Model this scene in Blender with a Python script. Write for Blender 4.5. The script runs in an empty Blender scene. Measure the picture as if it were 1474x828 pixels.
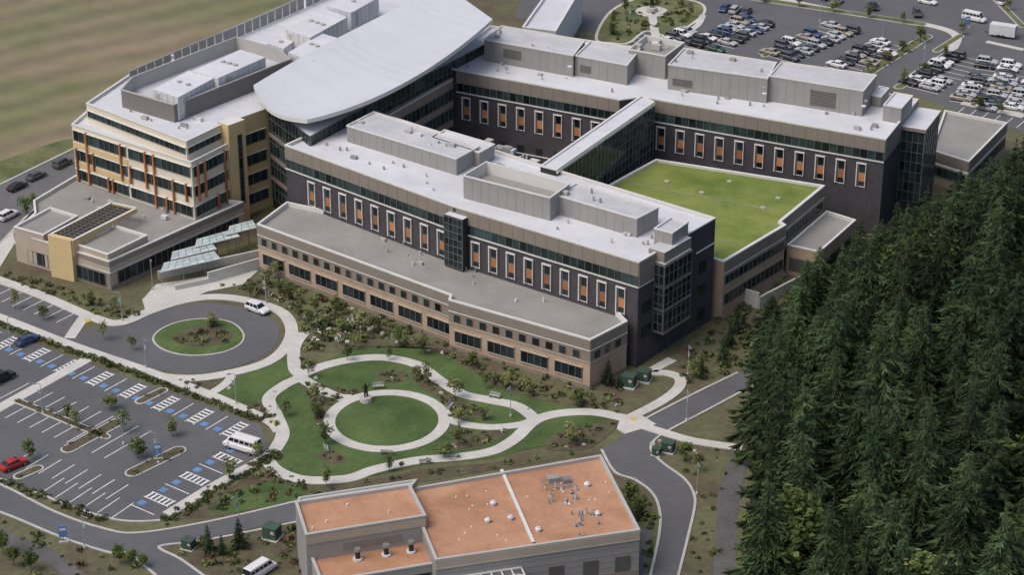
import bpy, math, random
from mathutils import Vector
random.seed(7)
R=random.random
def ru(a,b): return a+(b-a)*R()
# ---------------------------------------------------------------- survey frame
TH=math.radians(26.0); SN=math.sin(TH); CS=math.cos(TH); FL=3200.0; HC=175.0
def U(px,py,z=0.0):
    """survey point -> world position at elevation z"""
    yv=(py-414.0)/FL; t=(HC-z)/(SN+yv*CS)
    return (t*(px-737.0)/FL, t*(CS-yv*SN), z)
def U2(p,z=0.0):
    q=U(p[0],p[1],z); return (q[0],q[1])
sc=bpy.context.scene
col=sc.collection
# ---------------------------------------------------------------- materials
def nt(name):
    m=bpy.data.materials.new(name); m.use_nodes=True
    n=m.node_tree.nodes; l=m.node_tree.links
    return m,n,l,n['Principled BSDF']
def M(name,c,rough=.85,var=.12,scale=.25,metal=0.0,island=0.0,c2=None,scale2=None,spec=.3,bump=0,seams=None,objr=0,stripe=None,hard=.16):
    m,n,l,b=nt(name)
    b.inputs['Roughness'].default_value=rough; b.inputs['Metallic'].default_value=metal
    b.inputs['Specular IOR Level'].default_value=spec
    g=n.new('ShaderNodeNewGeometry')
    no=n.new('ShaderNodeTexNoise'); no.inputs['Scale'].default_value=scale; no.inputs['Detail'].default_value=6; no.inputs['Roughness'].default_value=.65
    l.new(g.outputs['Position'],no.inputs['Vector'])
    r=n.new('ShaderNodeValToRGB'); r.color_ramp.elements[0].position=.5-hard; r.color_ramp.elements[1].position=.5+hard
    a=[max(0,x*(1-var)) for x in c]; d=[x*(1+var) for x in (c2 or c)]
    r.color_ramp.elements[0].color=(*a,1); r.color_ramp.elements[1].color=(*d,1)
    l.new(no.outputs['Fac'],r.inputs['Fac'])
    out=r.outputs['Color']
    def mult(out,facsock,lo,hi):
        mr=n.new('ShaderNodeMapRange'); mr.inputs['To Min'].default_value=lo; mr.inputs['To Max'].default_value=hi
        l.new(facsock,mr.inputs['Value'])
        v=n.new('ShaderNodeVectorMath'); v.operation='SCALE'
        l.new(out,v.inputs[0]); l.new(mr.outputs['Result'],v.inputs['Scale'])
        return v.outputs['Vector']
    n2=n.new('ShaderNodeTexNoise'); n2.inputs['Scale'].default_value=scale2 or scale*9; n2.inputs['Detail'].default_value=4
    l.new(g.outputs['Position'],n2.inputs['Vector'])
    out=mult(out,n2.outputs['Fac'],1-var*1.4,1+var*1.4)
    if island: out=mult(out,g.outputs['Random Per Island'],1-island,1+island)
    if objr:
        oi=n.new('ShaderNodeObjectInfo'); out=mult(out,oi.outputs['Random'],1-objr,1+objr)
    if stripe:
        ang,sc_,amt=stripe
        mp=n.new('ShaderNodeMapping'); mp.inputs['Rotation'].default_value=(0,0,ang); l.new(g.outputs['Position'],mp.inputs['Vector'])
        wv=n.new('ShaderNodeTexWave'); wv.inputs['Scale'].default_value=sc_; wv.inputs['Distortion'].default_value=2.0; wv.inputs['Detail'].default_value=3; l.new(mp.outputs['Vector'],wv.inputs['Vector'])
        out=mult(out,wv.outputs['Fac'],1-amt,1+amt)
    if seams:
        ang,w,h,dark=seams
        mp=n.new('ShaderNodeMapping'); mp.inputs['Rotation'].default_value=(0,0,ang)
        l.new(g.outputs['Position'],mp.inputs['Vector'])
        bt=n.new('ShaderNodeTexBrick'); bt.inputs['Scale'].default_value=1; bt.inputs['Brick Width'].default_value=w; bt.inputs['Row Height'].default_value=h
        bt.inputs['Mortar Size'].default_value=.07; bt.inputs['Color1'].default_value=(1,1,1,1); bt.inputs['Color2'].default_value=(.94,.94,.94,1); bt.inputs['Mortar'].default_value=(dark,dark,dark,1)
        l.new(mp.outputs['Vector'],bt.inputs['Vector'])
        v=n.new('ShaderNodeVectorMath'); v.operation='MULTIPLY'; l.new(out,v.inputs[0]); l.new(bt.outputs['Color'],v.inputs[1]); out=v.outputs['Vector']
    l.new(out,b.inputs['Base Color'])
    if bump:
        bp=n.new('ShaderNodeBump'); bp.inputs['Strength'].default_value=bump; bp.inputs['Distance'].default_value=.3
        l.new(n2.outputs['Fac'],bp.inputs['Height']); l.new(bp.outputs['Normal'],b.inputs['Normal'])
    return m
m_ground=M('ground_soil',(.13,.098,.07),var=.3,scale=.07,c2=(.10,.105,.05),scale2=.9,bump=.4)
m_field=M('dry_field_grass',(.26,.205,.135),var=.16,scale=.03,c2=(.125,.13,.06),scale2=.22,bump=.3,hard=.13,stripe=(.9,.03,.12))
m_green=M('verge_grass',(.09,.115,.04),var=.25,scale=.12,c2=(.14,.14,.065))
m_lawn=M('lawn_grass',(.052,.092,.026),var=.16,scale=.10,c2=(.082,.122,.038),scale2=1.2,bump=.2,stripe=(.5,.2,.03))
m_groof=M('green_roof_sedum',(.115,.17,.03),var=.15,scale=.13,c2=(.20,.225,.06),scale2=1.6,hard=.2)
m_mulch=M('mulch',(.11,.076,.055),var=.3,scale=.3,c2=(.085,.085,.045),scale2=2.5,bump=.3)
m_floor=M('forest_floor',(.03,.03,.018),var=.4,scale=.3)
m_asph=M('asphalt',(.108,.108,.114),var=.11,scale=.05,scale2=.6)
m_asph2=M('asphalt_old',(.125,.125,.13),var=.13,scale=.05,scale2=.6)
m_trail=M('trail_asphalt',(.105,.10,.10),var=.2,scale=.2)
m_conc=M('concrete',(.50,.485,.45),var=.10,scale=.2,scale2=1.5)
m_kerb=M('kerb_concrete',(.43,.42,.40),var=.1,scale=.4)
m_white=M('road_paint',(.66,.66,.64),var=.14,scale=.8)
m_blue=M('blue_paint',(.11,.23,.42),var=.1,scale=.5)
m_yel=M('yellow_paint',(.5,.40,.15),var=.1,scale=.5)
m_roof=M('roof_membrane',(.57,.575,.605),var=.07,scale=.07,scale2=.5,seams=(.5,16,3.0,.88))
m_roof2=M('roof_membrane_grey',(.47,.47,.485),var=.09,scale=.1,scale2=.5,seams=(.5,9,2.4,.87))
m_grav=M('roof_gravel',(.265,.255,.24),var=.12,scale=.12,scale2=3.5)
m_terr=M('roof_terracotta',(.36,.18,.10),var=.10,scale=.12,c2=(.43,.245,.15),scale2=1.5)
m_cap=M('parapet_cap',(.60,.59,.56),var=.04,scale=.3)
m_capg=M('parapet_cap_grey',(.40,.39,.37),var=.04,scale=.3)
m_brick=M('dark_brick',(.064,.059,.066),var=.16,scale=.4,scale2=3)
m_taupe=M('taupe_metal_panel',(.235,.205,.175),rough=.6,var=.05,scale=.3)
m_scr=M('screen_panel',(.185,.17,.16),rough=.6,var=.05,scale=.3)
m_tan=M('tan_brick',(.42,.315,.23),var=.10,scale=.4,scale2=3)
m_tan2=M('tan_panel',(.41,.35,.28),var=.06,scale=.3)
m_cream=M('cream_panel',(.66,.60,.48),var=.05,scale=.2)
m_ochre=M('ochre_panel',(.58,.44,.235),var=.06,scale=.2)
m_orange=M('orange_panel',(.38,.165,.07),var=.12,scale=.5,island=.35)
m_frame=M('white_frame',(.64,.63,.60),var=.03,scale=.5)
m_grey=M('grey_metal_panel',(.285,.275,.265),rough=.6,var=.05,scale=.3)
m_seam=M('panel_seam',(.245,.235,.225),rough=.6,var=.05,scale=.3)
m_greyd=M('louver_dark',(.11,.10,.09),var=.1,scale=.6)
m_mech=M('mech_white',(.56,.57,.58),rough=.5,var=.08,scale=.6,island=.15)
m_steel=M('steel',(.35,.36,.37),rough=.4,var=.05,metal=.6)
m_glass=M('window_glass',(.018,.024,.027),rough=.16,var=.3,scale=.15,island=.7,spec=.4)
m_glassT=M('curtain_glass',(.022,.036,.036),rough=.16,var=.4,scale=.12,island=.7,spec=.4)
m_canopy=M('canopy_glass',(.42,.49,.49),rough=.25,var=.10,scale=.5,island=.15,spec=.4)
m_lamp=M('lamp_pole_paint',(.30,.37,.38),rough=.5,var=.05)
m_mull=M('mullion',(.13,.14,.14),rough=.5,var=.05)
m_dark=M('dark_metal',(.03,.03,.03),rough=.6,var=.1)
m_elec=M('utility_green',(.05,.085,.065),rough=.6,var=.1)
m_leafD=M('conifer_needles',(.023,.042,.021),rough=.9,var=.3,scale=.10,c2=(.044,.066,.028),island=.5,objr=.42,spec=.1)
m_leafB=M('broadleaf',(.075,.11,.03),rough=.8,var=.25,scale=.4,c2=(.105,.13,.042),island=.4,objr=.25,spec=.15)
m_leafY=M('young_leaf',(.125,.155,.055),rough=.8,var=.25,scale=.2,c2=(.165,.175,.07),island=.3,objr=.3,spec=.15)
m_leafS=M('shrub_leaf',(.055,.075,.028),rough=.8,var=.35,scale=.2,c2=(.10,.115,.05),island=.45,spec=.15)
m_leafR=M('russet_shrub_leaf',(.11,.07,.045),rough=.8,var=.3,scale=.3,island=.4,spec=.15)
m_hedge=M('hedge_leaf',(.125,.13,.045),rough=.8,var=.25,scale=.3,c2=(.095,.115,.05),island=.4,spec=.15)
m_flow=M('white_flower',(.45,.45,.38),var=.1,scale=1,island=.3)
m_bark=M('bark',(.13,.11,.085),var=.3,scale=2)
m_stone=M('landscape_stone',(.40,.39,.36),var=.2,scale=1,island=.2)
m_tire=M('tire',(.02,.02,.02),var=.05)
m_cglass=M('car_glass',(.012,.014,.018),rough=.08,var=.1,spec=.6)
m_bronze=M('bronze',(.04,.035,.025),rough=.5,var=.1,metal=.5)
def paint(nm,c):
    m=M(nm,c,rough=.28,var=.03,scale=.5,spec=.5); return m
PAINTS=[paint('paint_white',(.66,.66,.66)),paint('paint_silver',(.40,.41,.42)),paint('paint_dark_grey',(.07,.07,.08)),paint('paint_black',(.018,.018,.02)),paint('paint_blue',(.03,.06,.14)),paint('paint_beige',(.32,.28,.22)),paint('paint_green',(.03,.06,.045))]
m_red=paint('paint_red',(.38,.02,.02))
# ---------------------------------------------------------------- mesh builder
class MB:
    def __init__(s): s.v=[];s.f=[];s.m=[];s.mats=[]
    def mi(s,mat):
        if mat not in s.mats: s.mats.append(mat)
        return s.mats.index(mat)
    def face(s,pts,mat):
        i=len(s.v); s.v.extend(pts); s.f.append(tuple(range(i,i+len(pts)))); s.m.append(s.mi(mat))
    def hexa(s,p,mat,top=None):
        i=len(s.v); s.v.extend(p); k=s.mi(mat); kt=s.mi(top) if top else k
        for f,mm in (((0,3,2,1),k),((4,5,6,7),kt),((0,1,5,4),k),((1,2,6,5),k),((2,3,7,6),k),((3,0,4,7),k)):
            s.f.append(tuple(i+j for j in f)); s.m.append(mm)
    def lb(s,fr,u0,u1,d0,d1,z0,z1,mat,top=None):
        ox,oy,ex,ey,nx,ny=fr
        P=lambda u,d,z:(ox+ex*u+nx*d,oy+ey*u+ny*d,z)
        s.hexa([P(u0,d1,z0),P(u1,d1,z0),P(u1,d0,z0),P(u0,d0,z0),P(u0,d1,z1),P(u1,d1,z1),P(u1,d0,z1),P(u0,d0,z1)],mat,top)
    def cyl(s,c,r0,r1,z0,z1,mat,n=8,cap=True):
        i=len(s.v); k=s.mi(mat)
        for r,z in ((r0,z0),(r1,z1)):
            for a in range(n):
                t=2*math.pi*a/n; s.v.append((c[0]+r*math.cos(t),c[1]+r*math.sin(t),z))
        for a in range(n):
            b=(a+1)%n; s.f.append((i+a,i+b,i+n+b,i+n+a)); s.m.append(k)
        if cap: s.f.append(tuple(i+n+a for a in range(n))); s.m.append(k)
    def prism(s,pts,z0,z1,wall,top=None):
        n=len(pts)
        for a in range(n):
            b=(a+1)%n
            s.face([(*pts[a],z0),(*pts[b],z0),(*pts[b],z1),(*pts[a],z1)],wall)
        s.face([(*p,z1) for p in pts],top or wall)
    def bld(s,pts,z0,z1,wall,roof,cap,ph=.6,pw=.35):
        n=len(pts); q=inset(pts,pw); o=inset(pts,-.08)
        for a in range(n):
            b=(a+1)%n
            s.face([(*pts[a],z0),(*pts[b],z0),(*pts[b],z1-.25),(*pts[a],z1-.25)],wall)
            s.face([(*o[a],z1-.25),(*o[b],z1-.25),(*o[b],z1),(*o[a],z1)],cap)
            s.face([(*o[a],z1-.25),(*o[b],z1-.25),(*pts[b],z1-.25),(*pts[a],z1-.25)],cap)
            s.face([(*o[a],z1),(*o[b],z1),(*q[b],z1),(*q[a],z1)],cap)
            s.face([(*q[a],z1-ph),(*q[b],z1-ph),(*q[b],z1),(*q[a],z1)],cap)
        s.face([(*p,z1-ph) for p in q],roof)
    def obj(s,name,parent=None,smooth=False,link=True):
        me=bpy.data.meshes.new(name); me.from_pydata(s.v,[],s.f)
        for m in s.mats: me.materials.append(m)
        me.polygons.foreach_set('material_index',s.m)
        if smooth: me.polygons.foreach_set('use_smooth',[True]*len(s.f))
        me.update()
        if not link: return me
        o=bpy.data.objects.new(name,me); col.objects.link(o)
        if parent: o.parent=parent
        return o
def inset(pts,d):
    n=len(pts); A=sum(pts[i][0]*pts[(i+1)%n][1]-pts[(i+1)%n][0]*pts[i][1] for i in range(n))
    sg=1 if A>0 else -1; out=[]
    for i in range(n):
        p0=Vector(pts[i-1]);p1=Vector(pts[i]);p2=Vector(pts[(i+1)%n])
        a=(p1-p0).normalized();b=(p2-p1).normalized()
        na=Vector((-a.y,a.x))*sg; nb=Vector((-b.y,b.x))*sg
        bis=(na+nb)
        if bis.length<1e-4: bis=na
        bis.normalize(); k=d/max(.35,bis.dot(na)); out.append(tuple(p1+bis*k))
    return out
def empty(name):
    o=bpy.data.objects.new(name,None); col.objects.link(o); return o
def frame(P0,P1):
    ex,ey=P1[0]-P0[0],P1[1]-P0[1]; L=math.hypot(ex,ey); ex/=L;ey/=L
    return (P0[0],P0[1],ex,ey,ey,-ex),L
def PX(pts,z): return [U2(p,z) for p in pts]
def slab(name,pts,z,mat,world=False,parent=None):
    q=pts if world else PX(pts,0)
    b=MB(); b.prism(q,-.05,z,mat); return b.obj(name,parent)
def cr(pts,closed=False,n=8):
    out=[];N=len(pts)
    rng=range(N) if closed else range(N-1)
    for i in rng:
        if closed: p=[pts[(i+k-1)%N] for k in range(4)]
        else: p=[pts[max(0,i-1)],pts[i],pts[i+1],pts[min(N-1,i+2)]]
        for k in range(n):
            t=k/n
            out.append(tuple(.5*((2*p[1][j])+(-p[0][j]+p[2][j])*t+(2*p[0][j]-5*p[1][j]+4*p[2][j]-p[3][j])*t*t+(-p[0][j]+3*p[1][j]-3*p[2][j]+p[3][j])*t**3) for j in (0,1)))
    if not closed: out.append(tuple(pts[-1]))
    return out
def sslab(name,pts,z,mat): return slab(name,cr(PX(pts,0),True,6),z,mat,world=True)
def ribmesh(b,w,wid,z,mat,closed=False,z0=-.02):
    n=len(w);L=[];Rr=[]
    for i in range(n):
        a=w[i-1] if (i>0 or closed) else w[i]; c=w[(i+1)%n] if (i<n-1 or closed) else w[i]
        dx,dy=c[0]-a[0],c[1]-a[1]; l=math.hypot(dx,dy) or 1; nx,ny=-dy/l*wid/2,dx/l*wid/2
        L.append((w[i][0]+nx,w[i][1]+ny));Rr.append((w[i][0]-nx,w[i][1]-ny))
    for i in range(n if closed else n-1):
        j=(i+1)%n
        b.face([(*L[i],z),(*Rr[i],z),(*Rr[j],z),(*L[j],z)],mat)
        b.face([(*L[i],z0),(*L[j],z0),(*L[j],z),(*L[i],z)],mat)
        b.face([(*Rr[i],z0),(*Rr[j],z0),(*Rr[j],z),(*Rr[i],z)],mat)
def rib(name,pts,wid,z,mat,closed=False,smooth=True,world=False):
    w=pts if world else PX(pts,0)
    if smooth: w=cr(w,closed,8)
    b=MB(); ribmesh(b,w,wid,z,mat,closed); return b.obj(name)
def inpoly(p,poly):
    x,y=p;c=False;n=len(poly)
    for i in range(n):
        x1,y1=poly[i];x2,y2=poly[i-1]
        if (y1>y)!=(y2>y) and x<(x2-x1)*(y-y1)/(y2-y1)+x1: c=not c
    return c
def scatter(poly,spacing):
    xs=[p[0] for p in poly];ys=[p[1] for p in poly];out=[]
    x=min(xs)
    while x<max(xs):
        y=min(ys)
        while y<max(ys):
            p=(x+ru(-.5,.5)*spacing,y+ru(-.5,.5)*spacing)
            if inpoly(p,poly): out.append(p)
            y+=spacing
        x+=spacing
    return out
# ---------------------------------------------------------------- ground
b=MB(); b.face([(-3000,-500,0),(3000,-500,0),(3000,6000,0),(-3000,6000,0)],m_ground); b.obj('ground')
slab('field',[(-500,420),(0,266),(104,214),(190,105),(470,-20),(640,-120),(-900,-160)],.012,m_field)
sslab('grass_verge',[(-200,335),(0,268),(60,240),(104,215),(102,200),(50,214),(0,232),(-200,296)],.03,m_green)
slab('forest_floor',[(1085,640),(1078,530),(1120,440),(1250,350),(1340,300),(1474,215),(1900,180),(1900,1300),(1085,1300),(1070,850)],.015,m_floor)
slab('road',[(-250,430),(0,350),(46,303),(60,287),(112,262),(118,212),(0,266),(-250,352)],.035,m_asph2)
b=MB()
ribmesh(b,PX([(-150,318),(0,266),(108,213)],0),.5,.14,m_kerb)
ribmesh(b,PX([(-150,398),(0,351),(46,304),(110,262)],0),.5,.14,m_kerb)
b.obj('kerb')
slab('parking_lot_pavement',[(-120,372),(0,411),(128,456),(106,480),(130,500),(150,515),(95,489),(0,452),(-120,410)],.03,m_asph)
mainlot=[(-200,410),(0,474),(95,512),(240,563),(375,612),(388,650),(360,672),(237,750),(152,746),(0,690),(-200,612)]
slab('parking_lot_pavement',mainlot,.03,m_asph)
slab('road',[(-250,612),(0,698),(80,738),(150,762),(200,768),(300,752),(430,722),(440,750),(300,778),(236,788),(260,805),(300,835),(340,900),(210,900),(225,830),(185,798),(160,797),(90,775),(0,738),(-250,650)],.026,m_asph)
loop=[(100,483),(150,468),(200,453),(240,442),(300,437),(360,445),(395,463),(402,484),(387,508),(340,528),(280,538),(225,532),(170,515),(120,497)]
sslab('turnaround_pavement',loop,.038,m_asph)
slab('road',[(1100,515),(1062,537),(990,572),(930,603),(866,648),(885,680),(915,692),(940,712),(950,740),(948,775),(935,835),(925,900),(965,900),(975,835),(990,775),(1000,730),(998,710),(985,690),(955,668),(938,650),(940,637),(960,622),(1020,590),(1072,562),(1110,540)],.034,m_asph)
slab('parking_lot_pavement',[(740,25),(1300,130),(1350,150),(1474,190),(1700,240),(1900,-60),(800,-110)],.03,m_asph)
b=MB()
for pts in ([(866,648),(885,680),(915,692),(940,712),(950,740),(948,775),(935,835)],[(975,835),(990,775),(1000,730),(998,710),(985,690),(955,668),(938,650),(940,637),(960,622),(1020,590),(1072,562)],
    [(1062,537),(990,572),(930,603)],[(-100,660),(0,698),(80,738),(150,762),(200,768),(300,752),(430,722)],[(-100,708),(0,738),(90,775),(160,797),(185,798),(225,830)],[(438,750),(300,778),(236,786),(232,792),(260,806),(300,835)],
    [(-100,655),(0,690),(152,746),(237,750)],[(388,650),(360,672),(237,750)]):
    ribmesh(b,cr(PX(pts,0),False,6),.4,.14,m_kerb)
b.obj('kerb')
def island(name,pts,inner=m_mulch):
    w=cr(PX(pts,0),True,6)
    b=MB(); b.prism(w,-.02,.14,m_kerb); b.prism(inset(w,.35),.13,.17,inner); return b.obj(name)
island('turnaround_island',[(219,490),(230,475),(260,463),(300,459),(335,465),(352,482),(345,498),(315,510),(270,513),(235,505)],m_lawn)
sslab('mulch_bed',[(248,488),(275,474),(310,470),(335,480),(325,495),(290,500),(260,497)],.19,m_mulch)
def islrib(p0,p1,wd,inner=m_mulch):
    P0=U2(p0);P1=U2(p1);fr,L=frame(P0,P1)
    pts=[]
    for k in range(9):
        a=math.pi/2+math.pi*k/8; pts.append((wd/2+math.cos(a)*wd/2,math.sin(a)*wd/2))
    for k in range(9):
        a=-math.pi/2+math.pi*k/8; pts.append((L-wd/2+math.cos(a)*wd/2,math.sin(a)*wd/2))
    w=[(fr[0]+fr[2]*u+fr[4]*d,fr[1]+fr[3]*u+fr[5]*d) for u,d in pts]
    b=MB(); b.prism(w,-.02,.14,m_kerb); b.prism(inset(w,.3),.13,.17,inner); b.obj('planted_island'); return w
ISL=[islrib((20,576),(158,632),1.6),islrib((90,652),(178,604),2.6),islrib((182,686),(266,645),2.6),islrib((20,690),(62,672),2.0),islrib((196,582),(240,560),2.0),
 islrib((1238,112),(1338,50),3.0,m_green),islrib((1290,128),(1378,78),2.4,m_green),islrib((1075,-4),(1335,36),3.0,m_green),islrib((1395,150),(1474,160),2.5,m_mulch),islrib((1345,75),(1385,50),2.0,m_green),islrib((1425,-10),(1474,40),2.0,m_green),islrib((1098,82),(1118,70),1.8,m_green),islrib((1205,98),(1225,86),1.8,m_green)]
gb=[(858,55),(880,16),(930,-4),(1000,2),(1014,18),(985,42),(960,52),(930,45),(905,62),(880,62)]
sslab('garden_bed',gb,.15,m_green)
b=MB(); ribmesh(b,cr(PX(gb,0),True,6),.7,.17,m_conc,True); b.obj('kerb')
c0=U2((938,17)); b=MB(); b.prism([(c0[0]+4*math.cos(a*.5236),c0[1]+4*math.sin(a*.5236)) for a in range(12)],0,.2,m_conc); b.obj('plaza_pavement')
rib('footpath',[(945,60),(940,30),(938,17)],2,.19,m_conc)
rib('footpath',[(1300,120),(1340,92),(1368,74),(1375,50),(1330,35),(1240,22),(1120,-2)],2.2,.16,m_conc)
rib('footpath',[(1385,148),(1474,168)],2.2,.16,m_conc)
rib('footpath',[(1420,60),(1474,72)],1.4,.16,m_conc)
rib('footpath',[(1012,22),(1000,40),(960,56)],1.6,.16,m_conc)
# lawns
biglawn=[(392,568),(408,545),(440,540),(470,520),(520,500),(600,500),(650,518),(700,548),(760,572),(830,588),(892,600),(852,632),(770,645),(700,662),(620,668),(540,685),(450,697),(405,688),(395,668),(404,640),(412,610)]
sslab('lawn',biglawn,.06,m_lawn)
sslab('lawn',[(312,572),(335,548),(390,522),(415,512),(418,538),(398,552),(382,578),(345,585)],.06,m_lawn)
slab('lawn',[(298,738),(325,712),(390,693),(430,700),(446,706),(425,722),(330,740)],.06,m_lawn)
sslab('mulch_bed',[(245,545),(275,548),(330,540),(310,560),(285,565)],.055,m_mulch)
beds=[[(432,548),(462,558),(500,560),(520,566),(480,580),(466,598),(460,615),(452,600),(448,575)],[(590,535),(625,545),(650,570),(690,588),(700,602),(650,600),(640,580),(610,562)],[(640,615),(680,622),(735,620),(700,640),(640,650),(655,632)],[(430,510),(455,520),(440,535),(428,525)],[(795,628),(850,612),(892,608),(850,645),(790,648)],[(385,580),(396,600),(400,612),(385,615),(340,590)],[(520,500),(600,498),(660,520),(720,560),(800,580),(790,572),(720,548),(650,505)],[(540,538),(575,534),(590,546),(560,552)],[(455,655),(480,650),(500,664),(475,668)],[(560,672),(640,660),(700,656),(640,664)]]
for i,bd in enumerate(beds): sslab('mulch_bed',bd,.085+.002*i,m_mulch)
slab('mulch_bed',[(345,695),(395,670),(404,688),(450,702),(540,690),(620,674),(700,668),(860,648),(866,652),(430,724),(300,745),(240,750)],.05,m_mulch)
# paths
Wp=2.2
ce=U2((557,606)); ring=[(ce[0]+9.2*math.cos(a*math.pi/32),ce[1]+9.2*math.sin(a*math.pi/32)) for a in range(64)]
b=MB(); ribmesh(b,ring,1.9,.125,m_conc,True); b.obj('footpath')
rib('footpath',[(437,480),(424,500),(424,530),(432,543),(408,556),(387,575),(398,600),(407,625),(398,645),(386,662),(402,680),(440,692),(500,690),(540,677),(600,664),(660,659),(710,650),(742,632),(768,608),(800,597),(850,594),(895,602),(930,612)],Wp,.12,m_conc)
rib('footpath',[(430,543),(455,558),(485,572),(505,574)],Wp,.128,m_conc)
rib('footpath',[(432,542),(465,528),(510,518),(555,516),(600,526),(632,548),(665,568),(705,577),(745,586),(770,604)],Wp,.132,m_conc)
rib('footpath',[(636,590),(655,608),(700,616),(745,613),(768,606)],1.8,.136,m_conc)
rib('footpath',[(905,603),(950,580),(976,560),(978,545),(960,538),(938,536),(968,518)],1.9,.14,m_conc)
rib('footpath',[(900,606),(950,622),(1000,636),(1068,646)],1.9,.144,m_conc)
slab('footpath',[(893,602),(925,600),(945,612),(900,626),(888,618)],.148,m_conc)
rib('footpath',[(-60,382),(0,404),(60,426),(140,460),(175,465),(215,449),(262,434),(310,428),(360,434),(405,450),(420,475),(410,502),(385,522),(340,536),(285,545),(235,543),(190,530)],2.2,.13,m_conc)
rib('footpath',[(-60,437),(0,457),(100,496),(190,527),(240,545),(320,576),(385,606),(402,622)],1.9,.127,m_conc)
rib('footpath',[(-30,604),(128,516)],2.2,.05,m_conc,smooth=False)
rib('footpath',[(400,650),(345,680),(300,705),(240,742)],1.9,.118,m_conc,smooth=False)
rib('footpath',[(298,570),(320,557),(332,545),(330,538)],1.6,.122,m_conc)
rib('footpath',[(125,452),(112,470),(100,488)],2.0,.115,m_conc)
slab('plaza_pavement',[(205,432),(225,410),(320,395),(372,390),(350,410),(300,420),(250,440),(210,450)],.11,m_conc)
rib('trail',[(1070,648),(1052,700),(1046,760),(1040,900)],3.2,.05,m_trail)
rib('trail',[(-60,735),(10,775),(70,800),(130,850)],2.6,.04,m_trail)
slab('plaza_pavement',[(-60,390),(0,385),(22,350),(18,330),(0,350),(-60,375)],.1,m_conc)
slab('service_yard_pavement',[(1045,440),(1080,415),(1220,365),(1180,350),(1080,380)],.05,m_conc)
slab('service_yard_pavement',[(290,770),(290,900),(1000,900),(930,840),(940,760),(600,740)],.02,m_asph2)
sslab('mulch_bed',[(236,792),(300,776),(432,752),(436,800),(420,835),(300,828),(262,806)],.1,m_mulch)
# markings
mk=MB()
def stalls(p0,p1,depth,step=2.75,both=False,side=1):
    fr,L=frame(U2(p0),U2(p1)); n=int(L/step)
    for i in range(n+1):
        u=i*step
        mk.lb(fr,u-.08,u+.08,(-depth if (both or side<0) else 0),(depth if (both or side>0) else 0),.031,.04,m_white)
    return fr,L
def access(p0,p1,side=1,depth=5.2):
    fr,L=frame(U2(p0),U2(p1)); u=0
    while u<L-4.5:
        s=side
        mk.lb(fr,u-.08,u+.08,*sorted((0,depth*s)),.031,.042,m_white)
        mk.lb(fr,u+.8,u+2.0,*sorted((3.4*s,4.6*s)),.031,.041,m_blue)
        mk.lb(fr,u+2.8,u+2.95,*sorted((0,depth*s)),.031,.042,m_white)
        k=.2
        while k<depth-.3:
            mk.lb(fr,u+2.98,u+4.5,*sorted((k*s,(k+.36)*s)),.031,.041,m_white); k+=.85
        mk.lb(fr,u+4.52,u+4.67,*sorted((0,depth*s)),.031,.042,m_white)
        mk.lb(fr,u+4.67+.7,u+4.67+1.9,*sorted((3.4*s,4.6*s)),.031,.041,m_blue)
        u+=7.4
access((-40,462),(360,612)); access((222,742),(352,664),side=-1,depth=5)
stalls((-40,556),(0,570),5); stalls((8,570),(196,645),5.2,both=True); stalls((18,668),(165,724),5.0,side=-1)
stalls((60,710),(165,748),5,side=-1); stalls((-60,388),(110,450),4.8)
stalls((-60,640),(5,664),5)
for p0,p1 in (((925,70),(990,38)),((1010,72),(1100,28)),((1118,84),(1215,40)),((1215,102),(1290,62)),((1320,128),(1400,80)),((1400,150),(1440,90)),((1440,158),(1474,110))):
    stalls(p0,p1,5.2,both=True)
stalls((1375,165),(1474,186),5,side=-1)
mk.obj('parking_markings')
slab('tactile_pavement',[(905,603),(914,601),(918,605),(910,608)],.155,m_yel); slab('tactile_pavement',[(120,462),(130,459),(133,463),(124,466)],.15,m_yel); slab('tactile_pavement',[(388,604),(396,606),(394,610),(386,609)],.15,m_yel)
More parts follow.
